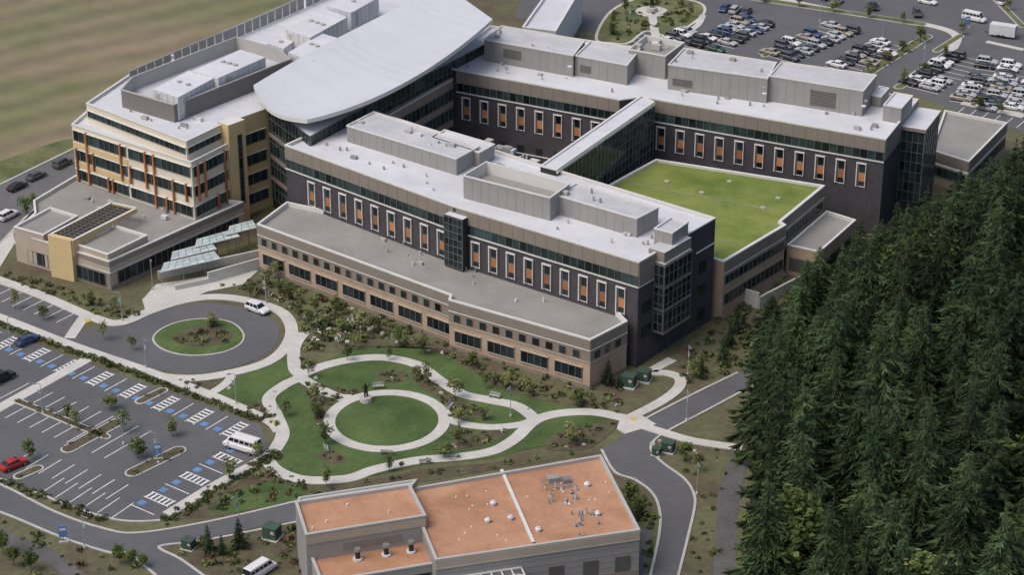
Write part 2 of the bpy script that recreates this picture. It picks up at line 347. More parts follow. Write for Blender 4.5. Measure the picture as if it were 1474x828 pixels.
# ---------------------------------------------------------------- HOSPITAL
hosp=empty('hospital_building')
ZR=19.6
def strip(b,fr,u0,u1,z0,z1,glass=m_glass,step=1.5,d=.05,fr_m=m_mull,rows=0):
    n=max(1,int(round((u1-u0)/step))); w=(u1-u0)/n
    for i in range(n):
        zz=[z0+(z1-z0)*k/(rows+1) for k in range(rows+2)]
        for k in range(rows+1):
            b.lb(fr,u0+i*w+.05,u0+(i+1)*w-.05,-.05,d,zz[k]+.04,zz[k+1]-.04,glass)
    for i in range(n+1): b.lb(fr,u0+i*w-.05,u0+i*w+.05,-.05,d+.1,z0,z1,fr_m)
    for k in range(rows+2):
        z=z0+(z1-z0)*k/(rows+1); b.lb(fr,u0,u1,-.05,d+.07,z-.045,z+.045,fr_m)
def wing(name,p0,p1,n,f0,f1,zb,zt=ZR):
    b=MB(); fr,L=frame(U2(p0,zt),U2(p1,zt))
    b.lb(fr,.0,L,.0,.14,zt-2.7,zt-.27,m_taupe)
    k=2.4
    while k<L-1: b.lb(fr,k-.03,k+.03,.13,.155,zt-2.7,zt-.27,m_greyd); k+=2.4
    b.lb(fr,0,L,0,.04,zt-4.5,zt-2.75,m_dark)
    strip(b,fr,.2,L-.2,zt-4.5,zt-2.75,m_glassT)
    b.lb(fr,0,L,0,.16,zt-4.8,zt-4.55,m_frame)
    for i in range(n):
        u=L*(f0+(f1-f0)*i/(n-1)); t=zt-5.5; h=4.9; w=.95
        b.lb(fr,u-w,u+w,0,.03,t-h,t,m_glass)
        b.lb(fr,u-w,u-w+.2,0,.25,t-h,t-.24,m_frame); b.lb(fr,u+w-.12,u+w,0,.25,t-h,t-.24,m_frame)
        b.lb(fr,u-w-.02,u+w+.02,0,.28,t-.24,t,m_frame)
        b.lb(fr,u-w+.2,u+w-.12,0,.09,t-h,t-h+.12,m_frame)
        b.lb(fr,u-w+.55,u+w-.13,0,.12,t-h*.76,t-h*.42,m_orange)
        b.lb(fr,u-w+.22,u-w+.5,0,.07,t-h*.9,t-h*.1,m_greyd)
        b.lb(fr,u-w+.5,u-w+.56,.0,.13,t-h,t-.24,m_mull)
        b.lb(fr,u-w+.2,u+w-.12,.0,.11,t-h*.425,t-h*.40,m_mull)
        if zb<8: b.lb(fr,u-.8,u+.8,0,.04,zb+1,zb+3,m_glass)
    if zb<8: b.lb(fr,0,L,0,.1,4.2,4.45,m_frame)
    return b.obj(name,hosp),fr,L
W1=[(410,208),(655,297),(920,377),(1030,313),(790,240),(527,155)]
b=MB(); b.bld(PX(W1,ZR),0,ZR,m_brick,m_roof,m_cap); b.obj('ward_wing_body',hosp)
wing('ward_wing_windows',(410,208),(653,296.5),9,.16,.93,9.2)
wing('ward_wing_windows',(657,297.8),(920,377),9,.11,.91,9.2)
b=MB(); fr,L=frame(U2((648,294.5),ZR),U2((674,303),ZR))
b.lb(fr,0,L,0,1.6,8.5,18.4,m_dark,m_roof); fr2=(fr[0]+fr[4]*1.6,fr[1]+fr[5]*1.6)+fr[2:]
strip(b,fr2,0,L,8.8,18.2,m_glassT,1.0,rows=6)
fl=(fr[0],fr[1],fr[4],fr[5],-fr[2],-fr[3]); strip(b,fl,0.05,1.6,8.8,18.2,m_glassT,.8,rows=6)
b.obj('glazed_bay',hosp)
b=MB(); fr,L=frame(U2((920,377),ZR),U2((1030,313),ZR))
b.lb(fr,0,L*.22,0,.14,ZR-4.4,ZR-.27,m_taupe); b.lb(fr,L*.75,L,0,.1,ZR-4.85,ZR-4.6,m_frame); b.lb(fr,0,L*.2,0,.1,ZR-4.85,ZR-4.6,m_frame)
u0,u1=L*.20,L*.55; dd=2.0
b.lb(fr,u0,u1,0,dd,5,18.0,m_dark,m_roof); b.lb(fr,u0+.3,u1+.3,-1.5,dd-.3,18,19.9,m_taupe,m_roof2)
f2=(fr[0]+fr[4]*dd,fr[1]+fr[5]*dd)+fr[2:]; strip(b,f2,u0,u1,5.1,17.6,m_glass,1.25,rows=6)
f3=(fr[0]+fr[2]*u0,fr[1]+fr[3]*u0,fr[4],fr[5],-fr[2],-fr[3]); strip(b,f3,0.1,dd,5.1,17.6,m_glass,1.0,rows=6)
for z in (5.0,9.2,13.4,17.5): b.lb(fr,u0-.05,u1+.05,.05,dd+.2,z,z+.4,m_scr)
for z in (1.5,6,10.5): b.lb(fr,L*.8,L*.9,0,.05,z,z+2.2,m_glass)
b.lb(fr,L*.05,L*.17,0,.05,5,7,m_glass); b.lb(fr,L*.05,L*.17,0,.05,9.5,11.5,m_glass)
b.obj('end_stair_tower',hosp)
# --- podium
P=[(370,322),(648,424),(646,431),(850,489),(903,462),(880,440),(600,330),(413,290)]
ZP=9.2
b=MB(); b.bld(PX(P,ZP),0,ZP,m_tan,m_grav,m_cap,ph=.8); b.obj('podium_body',hosp)
def podium(p0,p1,glass=True,zt=ZP):
    b=MB(); fr,L=frame(U2(p0,zt),U2(p1,zt))
    b.lb(fr,0,L,0,.12,zt-2.0,zt-.27,m_taupe); b.lb(fr,0,L,0,.17,zt-2.15,zt-2.0,m_frame)
    b.lb(fr,0,L,0,.08,zt-4.2,zt-2.15,m_taupe)
    u=1.0
    while u<L-1.5:
        b.lb(fr,u,u+1.3,0,.12,zt-3.9,zt-2.6,m_glass); b.lb(fr,u+1.32,u+1.42,0,.16,zt-3.9,zt-2.6,m_orange); u+=2.6
    b.lb(fr,0,L,0,.14,zt-4.4,zt-4.2,m_tan2)
    b.lb(fr,0,L,0,.05,0,.6,m_taupe)
    if glass:
        u=1.2
        while u<L-5:
            strip(b,fr,u,u+5.2,1.5,3.6,m_glass,1.3,d=.04); b.lb(fr,u-.1,u+5.3,0,.2,3.6,3.78,m_tan2); b.lb(fr,u-.1,u+5.3,0,.2,1.35,1.5,m_tan2); u+=6.6
    b.obj('podium_facade',hosp)
podium((370,322),(648,424)); podium((646,431),(850,489)); podium((850,489),(903,462),False)
# --- roof penthouses
def pent(name,pts,z,z0=ZR-.6,wall=m_grey,roof=m_roof2,louv=None,cap=m_cap,ph=.3):
    b=MB(); q=PX(pts,z); b.bld(q,z0,z,wall,roof,cap,ph=ph,pw=.2)
    n=len(q)
    for i in range(n):
        fr,L=frame(q[i],q[(i+1)%n])
        k=1.8
        while k<L-1: b.lb(fr,k-.03,k+.03,-.025,.025,z0,z-.3,m_seam); k+=1.8
    if louv:
        for i,a,c,lo,hi in louv:
            fr,L=frame(q[i],q[(i+1)%n]); b.lb(fr,L*a,L*c,-.07,.07,z0+lo,z0+hi,m_greyd)
            k=z0+lo+.2
            while k<z0+hi: b.lb(fr,L*a,L*c,.07,.12,k,k+.08,m_seam); k+=.4
    return b.obj(name,hosp)
pent('roof_penthouse',[(499,180),(657,228),(690,210),(538,160)],22.3)
pent('roof_penthouse',[(622,197),(690,219),(712,207),(640,186)],22.0,roof=m_roof)
pent('roof_penthouse',[(667,252),(792,284),(820,264),(700,232)],23.4,ph=2.2,roof=m_grav)
pent('roof_penthouse',[(797,279),(917,314),(948,298),(830,263)],22.6)
pent('roof_penthouse',[(942,328),(968,335),(991,319),(966,312)],22.2)
pent('roof_penthouse',[(697,56),(825,79),(842,57),(722,36)],23.6,louv=[(0,.22,.42,1.5,3.4)])
pent('roof_penthouse',[(828,79),(903,93),(922,69),(850,58)],23.3,louv=[(0,.1,.3,1,2.5)])
pent('roof_penthouse',[(905,70),(958,80),(985,60),(930,50)],24.0,roof=m_grav,ph=1.2)
pent('roof_penthouse',[(962,92),(1105,112),(1118,89),(985,68)],24.2,louv=[(0,.05,.25,1.0,2.4)])
pent('roof_penthouse',[(1107,108),(1243,130),(1262,107),(1125,88)],24.3,louv=[(0,.45,.72,.7,3.8)])
pent('roof_penthouse',[(1272,150),(1298,155),(1314,137),(1288,132)],22.3,roof=m_roof)
pent('roof_penthouse',[(1255,136),(1268,139),(1280,126),(1266,123)],21.3,roof=m_roof)
# --- rear wing
W2=[(635,94),(657,100),(893,143),(925,139),(1275,200),(1322,142),(960,74),(705,36)]
b=MB(); b.bld(PX(W2,ZR),0,ZR,m_brick,m_roof,m_cap); b.obj('ward_wing_body',hosp)
wing('ward_wing_windows',(657,100),(892,142.8),8,.06,.86,3)
wing('ward_wing_windows',(940,141.6),(1275,200),11,.04,.91,20)
b=MB(); fr,L=frame(U2((1275,200),ZR),U2((1322,142),ZR))
b.lb(fr,0,L,0,.12,ZR-4.4,ZR-.27,m_taupe)
b.lb(fr,L*.5,L*.95,0,4.5,0,17.5,m_dark,m_roof)
f2=(fr[0]+fr[4]*4.5,fr[1]+fr[5]*4.5)+fr[2:]; strip(b,f2,L*.5,L*.95,3,17.2,m_glassT,1.4,rows=6)
f3=(fr[0]+fr[2]*L*.5,fr[1]+fr[3]*L*.5,fr[4],fr[5],-fr[2],-fr[3]); strip(b,f3,.1,4.5,3,17.2,m_glassT,1.1,rows=6)
b.lb(fr,L*.48,L*.97,-.5,4.8,17.5,18.2,m_taupe,m_roof)
b.obj('end_stair_tower',hosp)
# --- glazed link
b=MB(); q=PX([(778,238),(801,244),(942,146),(924,136)],20.3); b.bld(q,5,20.3,m_dark,m_roof,m_cap,ph=.25)
fr,L=frame(q[1],q[2]); strip(b,fr,.1,L-.1,9,19.6,m_glassT,1.5,rows=5); b.lb(fr,0,L,0,.25,19.55,20.0,m_frame)
b.obj('glazed_link',hosp)
# --- green roof block
ZG=10.6
G=[(802,310),(944,232),(1187,270),(1124,322),(1131,327),(1042,380)]
b=MB(); q=PX(G,ZG); b.bld(q,0,ZG+.5,m_tan,m_groof,m_cap,ph=.45,pw=.5)
for a,c in ((2,3),(4,5)):
    fr,L=frame(q[c],q[a])
    b.lb(fr,0,L,0,.12,ZG-1.8,ZG+.22,m_taupe); b.lb(fr,0,L,0,.15,ZG-2,ZG-1.8,m_frame)
    strip(b,fr,.5,L-.5,ZG-4.2,ZG-2.6,m_glass,1.4); strip(b,fr,.5,L-.5,2.5,4.5,m_glass,1.4)
b.obj('green_roof_block',hosp)
b=MB()
m_walk=M('roof_paver_edge',(.22,.25,.13),var=.2,scale=.5)
ribmesh(b,PX([(905,263),(1115,303)],ZG+.05),.35,ZG+.12,m_walk,z0=ZG); ribmesh(b,PX([(1035,345),(1068,352)],ZG+.05),.35,ZG+.12,m_walk,z0=ZG)
for p in ((960,262),(1010,278),(1098,300),(1120,286),(1050,262)):
    c=U2(p,ZG); b.lb((c[0],c[1],.9,-.43,-.43,-.9),-.45,.45,-.35,.35,ZG,ZG+.25,m_capg)
b.obj('green_roof_walkway',hosp)
pts=[(1133,352),(1180,362),(1232,316),(1190,303)]
b=MB(); b.bld(PX(pts,6.0),0,6.0,m_tan,m_grav,m_cap); q=PX(pts,6.0)
fr,L=frame(q[1],q[2]); b.lb(fr,1,L-1,0,.05,1,3.2,m_glass); fr,L=frame(q[0],q[1]); b.lb(fr,.6,L-.6,0,.05,1,3.6,m_greyd)
b.obj('service_block',hosp)
pts=[(1340,215),(1395,232),(1450,176),(1360,158)]
b=MB(); b.bld(PX(pts,7),0,7,m_tan2,m_grav,m_cap); q=PX(pts,7)
for i in (0,1):
    fr,L=frame(q[i],q[i+1]); b.lb(fr,0,L,0,.12,5,6.7,m_taupe); strip(b,fr,.5,L-.5,2,3.8,m_glassT,1.4); b.lb(fr,0,L,0,.15,4.1,4.5,m_frame)
b.obj('east_annex',hosp)
# --- courtyard-side block & courtyard floor
b=MB(); q=PX([(500,170),(560,165),(657,110),(640,85),(480,150)],17.5); b.bld(q,0,17.5,m_taupe,m_roof,m_cap)
fr,L=frame(q[1],q[2])
for z in (1,5,9,13): strip(b,fr,.3,L-.3,z,z+2.4,m_glassT,1.5,rows=0)
b.obj('courtyard_block',hosp)
slab('courtyard_pavement',[(560,330),(900,330),(960,260),(640,215),(540,240)],.05,m_conc)
b=MB(); q=PX([(640,190),(700,205),(760,160),(668,150)],5); b.bld(q,0,5,m_taupe,m_grav,m_cap); b.obj('courtyard_pavilion',hosp)
# --- atrium and swoosh roof
b=MB(); q=PX([(386,152),(446,196),(700,62),(612,20),(420,110)],21); b.prism(q,0,21,m_dark,m_roof)
fr,L=frame(q[0],q[1]); strip(b,fr,.1,L-.1,2,21,m_glassT,1.5,rows=7)
for z in (6,10.5,15): b.lb(fr,0,L,0,.3,z,z+.7,m_taupe)
fr,L=frame(q[1],q[2]); strip(b,fr,.1,L-.1,8,21,m_glassT,1.6,rows=5)
for z in (9,13.3,17.2): b.lb(fr,0,L,0,.3,z,z+.6,m_taupe)
b.obj('atrium_glazing',hosp)
def qb(a,c,d,t): return tuple(a[i]*(1-t)**2+2*c[i]*t*(1-t)+d[i]*t*t for i in (0,1))
n=36;mN=20;g=[]
for i in range(n):
    u=i/(n-1);row=[]
    l=qb((365,122),(470,58),(640,-22),u); r=qb((442,172),(585,140),(709,27),u)
    for j in range(mN+1):
        v=j/mN; z=23.4+4.4*u**1.5-1.0*math.sin(math.pi*v)+.6*v
        px=l[0]*(1-v)+r[0]*v; py=l[1]*(1-v)+r[1]*v
        k=(1-u)**4*math.sin(math.pi*v); px-=12*k; py+=12*k
        row.append(U(px,py,z))
    g.append(row)
m_sw=M('curved_roof_metal',(.55,.56,.59),rough=.5,var=.04,scale=.04,scale2=.3,seams=(-.62,1.2,60,.93))
m_fas=M('roof_fascia',(.42,.41,.39),rough=.5,var=.04,scale=.3)
b=MB(); W_=mN+1; NV=n*W_; TK=.8
for r in g: b.v.extend(r)
for r in g: b.v.extend([(p[0],p[1],p[2]-TK) for p in r])
k=b.mi(m_sw); kf=b.mi(m_fas)
for i in range(n-1):
    for j in range(mN):
        a=i*W_+j; b.f.append((a,a+1,a+W_+1,a+W_)); b.m.append(k)
        b.f.append((NV+a,NV+a+W_,NV+a+W_+1,NV+a+1)); b.m.append(kf)
o=b.obj('curved_roof',hosp,smooth=True)
b=MB()
def rim(a,c,m): b.face([a,c,(c[0],c[1],c[2]-TK),(a[0],a[1],a[2]-TK)],m)
for i in range(n-1): rim(g[i][0],g[i+1][0],m_fas); rim(g[i][mN],g[i+1][mN],m_cap)
for j in range(mN): rim(g[0][j],g[0][j+1],m_cap); rim(g[-1][j],g[-1][j+1],m_fas)
b.obj('curved_roof_fascia',hosp)
# --- clinic wing (left)
ZL=20.3
Lm=[(124,148),(268,203),(322,177),(388,154),(640,15),(560,-40),(440,-8),(185,107)]
b=MB(); b.bld(PX(Lm,ZL),0,ZL,m_cream,m_roof,m_cap); b.obj('clinic_wing_body',hosp)
ZF=16.8
Lf=[(103,178),(182,204),(275,233),(327,207),(340,160),(170,120)]
b=MB(); b.bld(PX(Lf,ZF),0,ZF,m_cream,m_roof,m_cap); b.obj('clinic_front_body',hosp)
def banded(p0,p1,zt,zs,zh=1.9,fins=0,step=1.4,ins=.4,base=None,name='clinic_facade',bandm=None):
    b=MB(); fr,L=frame(U2(p0,zt),U2(p1,zt))
    if base: b.lb(fr,0,L,0,.06,0,zt-.27,base)
    for i,z in enumerate(zs):
        strip(b,fr,ins,L-ins,z,z+zh,m_glassT,step,d=.08)
        b.lb(fr,ins-.2,L-ins+.2,0,.3,z+zh,z+zh+.12,m_cap)
        if bandm: b.lb(fr,0,L,0,.12,z-1.5,z-.5,bandm)
    for i in range(fins):
        u=L*(i+.5)/fins+ru(-.8,.8); j=random.choice([1,1,2]); e=random.choice([j,j+1,3]); e=min(e,len(zs)-1)
        b.lb(fr,u-.15,u+.15,0,.5,zs[j]-1.2,zs[e]+zh+.3,m_orange)
    b.obj(name,hosp)
banded((103,178),(182,204),ZF,(1.5,5.6,9.7,13.6),zh=2.1,fins=6,bandm=m_ochre)
banded((182,204),(275,233),ZF,(1.5,5.6,9.7,13.6),zh=2.1,fins=6)
banded((275,233),(327,207),ZF,(1.5,5.6,9.7,13.6),zh=2.1,fins=4)
banded((124,148),(268,203),ZL,(17.6,),zh=1.3)
banded((268,203),(318,179),ZL,(17.6,),zh=1.3)
banded((340,171),(388,154),ZL,(2,6,10,14.3),zh=2.2,ins=1.5,step=1.6,base=m_ochre)
b=MB(); fr,L=frame(U2((318,179),ZL),U2((342,170),ZL)); b.lb(fr,0,L,-1,2.0,0,ZL+.3,m_ochre,m_cap); strip(b,(fr[0]+fr[4]*2,fr[1]+fr[5]*2)+fr[2:],L*.5,L*.75,4,18,m_glass,.8,rows=5); b.obj('clinic_stair_tower',hosp)
pent('roof_screen_wall',[(174,128),(250,150),(418,84),(402,70),(340,52),(190,110)],23.4,z0=ZL-.6,ph=2.8,roof=m_roof2,wall=m_scr,cap=m_capg)
def unit(name,pts,z,z0,mat=m_mech,fans=3):
    b=MB(); q=PX(pts,z); b.prism(q,z0,z,mat,m_roof)
    for i0 in (0,1):
        fr,L=frame(q[i0],q[i0+1])
        k=.8
        while k<L-.8: b.lb(fr,k-.04,k+.04,0,.05,z0,z,m_capg); k+=1.6
        b.lb(fr,.3,L-.3,-.1,.08,z0+.4,z0+.6,m_steel); b.lb(fr,L*.15,L*.27,0,.05,z0+1.2,z-.6,m_capg)
    fr,L=frame(q[0],q[1])
    cx=sum(p[0] for p in q)/4; cy=sum(p[1] for p in q)/4
    for i in range(fans):
        t=(i+.5)/fans-.5; c=(cx+fr[2]*L*t*.7,cy+fr[3]*L*t*.7); b.cyl(c,.5,.5,z,z+.3,m_capg,10)
    b.obj(name,hosp)
unit('air_handler',[(220,128),(256,140),(308,112),(272,101)],24.6,20,fans=2)
unit('air_handler',[(276,102),(314,112),(382,82),(346,71)],24.9,20,fans=3)
unit('air_handler',[(415,75),(450,88),(498,58),(462,47)],24,19.7)
unit('air_handler',[(410,42),(446,54),(500,24),(468,12)],24.5,19.7)
unit('air_handler',[(384,62),(408,70),(424,58),(402,51)],22.5,19.7,fans=1)
unit('air_handler',[(470,8),(505,18),(545,-4),(515,-14)],24.3,19.7,fans=1)
b=MB(); w=PX([(186,106),(250,78),(330,44),(440,-4),(470,-17)],22.0)
for i in range(len(w)-1):
    fr,L=frame(w[i],w[i+1]); k=0
    b.lb(fr,0,L,-.06,.06,22.4,22.55,m_capg)
    while k<L-2:
        b.lb(fr,k,k+.12,-.08,.08,19.5,22.5,m_capg); b.lb(fr,k+.2,k+2.3,-.03,.03,19.8,22.3,m_grey); k+=2.5
b.obj('roof_screen_wall',hosp)
b=MB()
def clutter(poly,z,n,big=1):
    w=PX(poly,z); c=0;t=0
    xs=[p[0] for p in w];ys=[p[1] for p in w]
    while c<n and t<2000:
        t+=1; p=(ru(min(xs),max(xs)),ru(min(ys),max(ys)))
        if inpoly(p,w):
            c+=1
            if R()<.6: b.cyl(p,.22,.18,z,z+ru(.3,.9),random.choice([m_mech,m_steel,m_capg]),8)
            else: b.lb((p[0],p[1],.85,-.5,-.5,-.85),-ru(.3,.9)*big,.5*big,-.4*big,.4*big,z,z+ru(.3,.8)*big,random.choice([m_mech,m_capg,m_grey]))
clutter([(430,205),(640,282),(655,262),(490,190)],19.0,12); clutter([(690,215),(780,240),(760,225),(700,205)],19,18,1.5)
clutter([(800,330),(915,365),(960,345),(800,318)],19.0,8); clutter([(660,98),(890,138),(905,122),(690,78)],19,12)
clutter([(950,138),(1260,192),(1270,172),(1000,128)],19,14); clutter([(700,246),(780,268),(800,262),(718,240)],21.3,24,1.6); clutter([(140,150),(260,190),(300,175),(230,160)],19.7,10)
clutter([(915,72),(955,78),(975,64),(930,56)],22.9,8,1.4)
clutter([(410,310),(640,400),(840,470),(860,460),(600,355)],8.4,14,.8); clutter([(100,275),(280,305),(240,325),(100,300)],5.2,10)
clutter([(510,178),(655,222),(680,212),(540,168)],22.0,8); clutter([(810,280),(915,308),(935,300),(835,270)],22.3,5); clutter([(970,90),(1100,108),(1112,95),(990,75)],23.9,6); clutter([(705,56),(820,76),(835,62),(725,42)],23.3,5)
for px,py,z in ((1245,146,21.8),(1243,154,21.8),(820,90,21.5),(820,97,21.5),(1100,126,22),(1100,136,22)):
    c=U(px,py,z); b.cyl((c[0],c[1]),.35,.5,z,z+.3,m_mech,8)
b.obj('roof_vents',hosp)
# --- low entry building
ZE=5.8
E=[(20,333),(72,350),(157,376),(350,290),(290,282),(112,250),(48,288),(50,306)]
b=MB(); q=PX(E,ZE); b.bld(q,0,ZE,m_tan2,m_grav,m_cap,ph=.7)
fr,L=frame(q[0],q[2])
for z,hh,m in ((0,3.3,m_taupe),(3.3,.2,m_cap),(4.6,.95,m_taupe)): b.lb(fr,0,L,0,.08,z,z+hh,m)
strip(b,fr,L*.03,L*.35,.5,3,m_glass,1.3,d=.12); strip(b,fr,L*.6,L*.95,.5,3,m_glass,1.3,d=.12)
fr,L=frame(q[2],q[3])
for z,hh,m in ((0,.8,m_taupe),(3.3,.2,m_cap),(4.6,.95,m_taupe)): b.lb(fr,0,L,0,.08,z,z+hh,m)
strip(b,fr,L*.05,L*.95,.8,3.2,m_glass,1.5,d=.1)
b.obj('entry_block',hosp)
b=MB()
b.bld(PX([(100,348),(155,366),(212,338),(160,322)],7.0),5,7.0,m_tan2,m_grav,m_cap,ph=.5)
b.bld(PX([(20,326),(62,338),(112,310),(72,298)],7.0),0,7.0,m_tan2,m_grav,m_cap,ph=.5)
q0=U2((70,338),8.2);q1=U2((103,346),8.2);q2=U2((196,299),8.2);q3=U2((160,291),8.2); fr,L=frame(q0,q1)
b.lb(fr,0,L,-.8,.3,0,8.2,m_ochre)
for a,c in ((q0,q3),(q1,q2),(q3,q2)):
    f,LL=frame(a,c); b.lb(f,0.02,LL-.02,-.25,.25,7.3,8.18,m_ochre,m_cap)
f,LL=frame(q1,q2); b.lb(f,0,LL*.35,-.24,.24,5,7.3,m_ochre)
k=0
f,LL=frame(q0,q3); f1,L1=frame(q0,q1)
while k<LL-.5:
    b.lb((f[0]+f[2]*k,f[1]+f[3]*k,f1[2],f1[3],f1[4],f1[5]),.3,L1-.3,-.08,.08,7.5,8.0,m_greyd); k+=1.1
for t in (.25,.5,.75): b.lb((f1[0]+f1[2]*L1*t,f1[1]+f1[3]*L1*t,f[2],f[3],f[4],f[5]),0,LL,-.08,.08,7.6,7.9,m_greyd)
b.obj('entry_portal_trellis',hosp)
# --- glass canopies
def canopy(pts,z):
    b=MB(); q=PX(pts,z); fr,L=frame(q[0],q[1])
    n=max(2,int(L/1.4)); mm=3
    def P(u,v,zz): 
        a=[q[0][i]*(1-u)*(1-v)+q[1][i]*u*(1-v)+q[2][i]*u*v+q[3][i]*(1-u)*v for i in (0,1)]; return (a[0],a[1],zz+.3*v)
    for i in range(n):
        for j in range(mm):
            e=.03
            b.face([P((i+e)/n,(j+e)/mm,z),P((i+1-e)/n,(j+e)/mm,z),P((i+1-e)/n,(j+1-e)/mm,z),P((i+e)/n,(j+1-e)/mm,z)],m_canopy)
    for i in range(0,n+1,3):
        a=P(i/n,0,z-.2);c=P(i/n,1,z-.2); f,LL=frame(a,c); b.lb(f,0,LL,-.06,.06,z-.2,z-.06,m_capg)
        for s in (.2,.8):
            p=P(i/n,s,0); b.cyl(p,.08,.08,0,z-.2,m_steel,6)
    for s in (0,1):
        a=P(0,s,0);c=P(1,s,0); f,LL=frame(a,c); b.lb(f,0,LL,-.05,.05,z-.12+.3*s,z+.04+.3*s,m_frame)
    b.obj('glass_canopy',hosp)
canopy([(230,392),(318,372),(309,364),(236,381)],3.0)
canopy([(246,374),(312,358),(304,350),(248,365)],3.5); canopy([(280,356),(345,340),(337,332),(283,347)],3.9)
canopy([(326,338),(370,327),(364,319),(330,328)],4.3)
b=MB()
for a,c,h in (((228,402),(388,368),1.6),((300,408),(392,382),2.2),((252,418),(300,408),1.0),((1066,436),(1092,444),3.0),((1092,444),(1175,400),2.2)):
    fr,L=frame(U2(a),U2(c)); b.lb(fr,0,L,-.2,.2,0,h,m_conc)
b.obj('retaining_wall')
slab('lawn',[(300,402),(388,380),(385,372),(318,388)],.3,m_green)
b=MB(); q=PX([(752,38),(800,44),(838,-20),(800,-30)],9); b.bld(q,0,9,m_mech,m_roof,m_frame); b.obj('covered_walkway')
# ---------------------------------------------------------------- central plant
plant=empty('central_plant_building')
ZM=8.5
b=MB(); b.bld(PX([(585,704),(865,655),(921,763),(627,806)],ZM),0,ZM,m_grey,m_terr,m_capg,ph=.5)
b.obj('main_block',plant)
b=MB(); b.bld(PX([(425,722),(590,697),(613,742),(440,770)],10.3),0,10.3,m_grey,m_terr,m_capg,ph=.5); b.obj('raised_block',plant)
b=MB(); b.bld(PX([(447,800),(616,772),(630,810),(462,838)],6.4),0,6.4,m_grey,m_terr,m_capg,ph=.5); b.obj('low_block',plant)
b=MB(); b.bld(PX([(427,727),(430,716),(600,690),(592,700)],9.4),0,9.4,m_grey,m_roof2,m_capg,ph=.2); b.obj('rear_block',plant)
b=MB()
ribmesh(b,PX([(722,678),(768,783)],8.0),.45,8.25,m_cap,z0=7.9)
fr,L=frame(U2((627,806),ZM),U2((921,763),ZM))
b.lb(fr,0,L,0,.12,ZM-1.5,ZM-.27,m_tan2); b.lb(fr,0,L,0,.16,ZM-1.65,ZM-1.5,m_capg); b.lb(fr,0,L,0,.1,0,2.0,m_taupe)
for z in (3,4,5,6): b.lb(fr,0,L,0,.05,z,z+.06,m_seam)
for u in (.55,.72,.88): b.lb(fr,L*u,L*u+2.2,0,.1,2.05,4.5,m_greyd)
fr,L=frame(U2((440,770),10.3),U2((613,742),10.3)); b.lb(fr,0,L,0,.08,8.6,9.9,m_tan2); b.lb(fr,L*.3,L*.8,0,.06,6.8,7.9,m_taupe)
fr,L=frame(U2((462,838),6.4),U2((630,810),6.4)); strip(b,fr,1,L-1,1,5,m_glass,2)
b.obj('wall_trim',plant)
b=MB()
for i in range(34):
    px,py=ru(788,832),ru(700,726)
    if i>17: px,py=random.gauss(832,13),random.gauss(750,13)
    c=U2((px,py),8.0); h=ru(.25,.9); m=random.choice([m_mech,m_capg,m_steel,m_grey]); b.cyl(c,.13,.11,8,8+h,m,8); b.cyl(c,.24,.2,8,8.1,m,8)
    if R()<.3: b.cyl(c,.26,.16,8+h,8.15+h,m_steel,8)
for px,py in ((710,727),(702,752),(735,748),(775,765),(860,742),(845,700)):
    c=U2((px,py),8.0); b.cyl(c,.38,.38,8,8.4,m_mech,10); b.cyl(c,.5,.25,8.4,8.65,m_mech,10)
for i in range(26):
    px,py=ru(630,900),ru(690,780); c=U2((px,py),8.0); q=PX([(640,705),(860,668),(905,755),(650,795)],8)
    if inpoly(c,q): b.cyl(c,.14,.14,8,8.1,m_frame,8)
for px,py in ((515,806),(556,800),(592,795)):
    c=U2((px,py),5.9); b.cyl(c,.35,.35,5.9,7.6,m_dark,10); b.cyl(c,.7,.7,5.9,6.15,m_mech,10); b.cyl(c,.48,.48,7.3,7.7,m_steel,10)
for px,py in ((470,752),(560,738),(500,728),(450,762)):
    c=U2((px,py),9.8); b.cyl(c,.18,.15,9.8,10.1,m_mech,8)
f=frame(U2((785,708),8),U2((840,700),8))[0]
for d in (0,1.2,2.4): b.lb(f,0,4.5,-d-.06,-d+.06,8.35,8.47,m_steel)
b.lb(f,1,2.6,-3,-1.7,8,8.9,m_grey); b.lb(f,3.2,4.2,-2.2,-1.2,8,8.7,m_steel)
b.obj('roof_vents',plant)
b=MB(); f,L=frame(U2((628,826),5),U2((745,808),5))
for i in range(9):
    u=L*i/8; b.lb(f,u-.08,u+.08,0,6,4.9,5.1,m_frame); b.cyl((f[0]+f[2]*u+f[4]*.2,f[1]+f[3]*u+f[5]*.2),.12,.12,0,5,m_frame,6)
for d in (0.1,2,4,6): b.lb(f,0,L,d-.1,d+.1,5.1,5.3,m_frame)
for i in range(4):
    b.lb(f,L*(.06+.24*i),L*(.06+.24*i)+2.4,1,5,1,4.2,m_mech)
b.obj('equipment_frame')
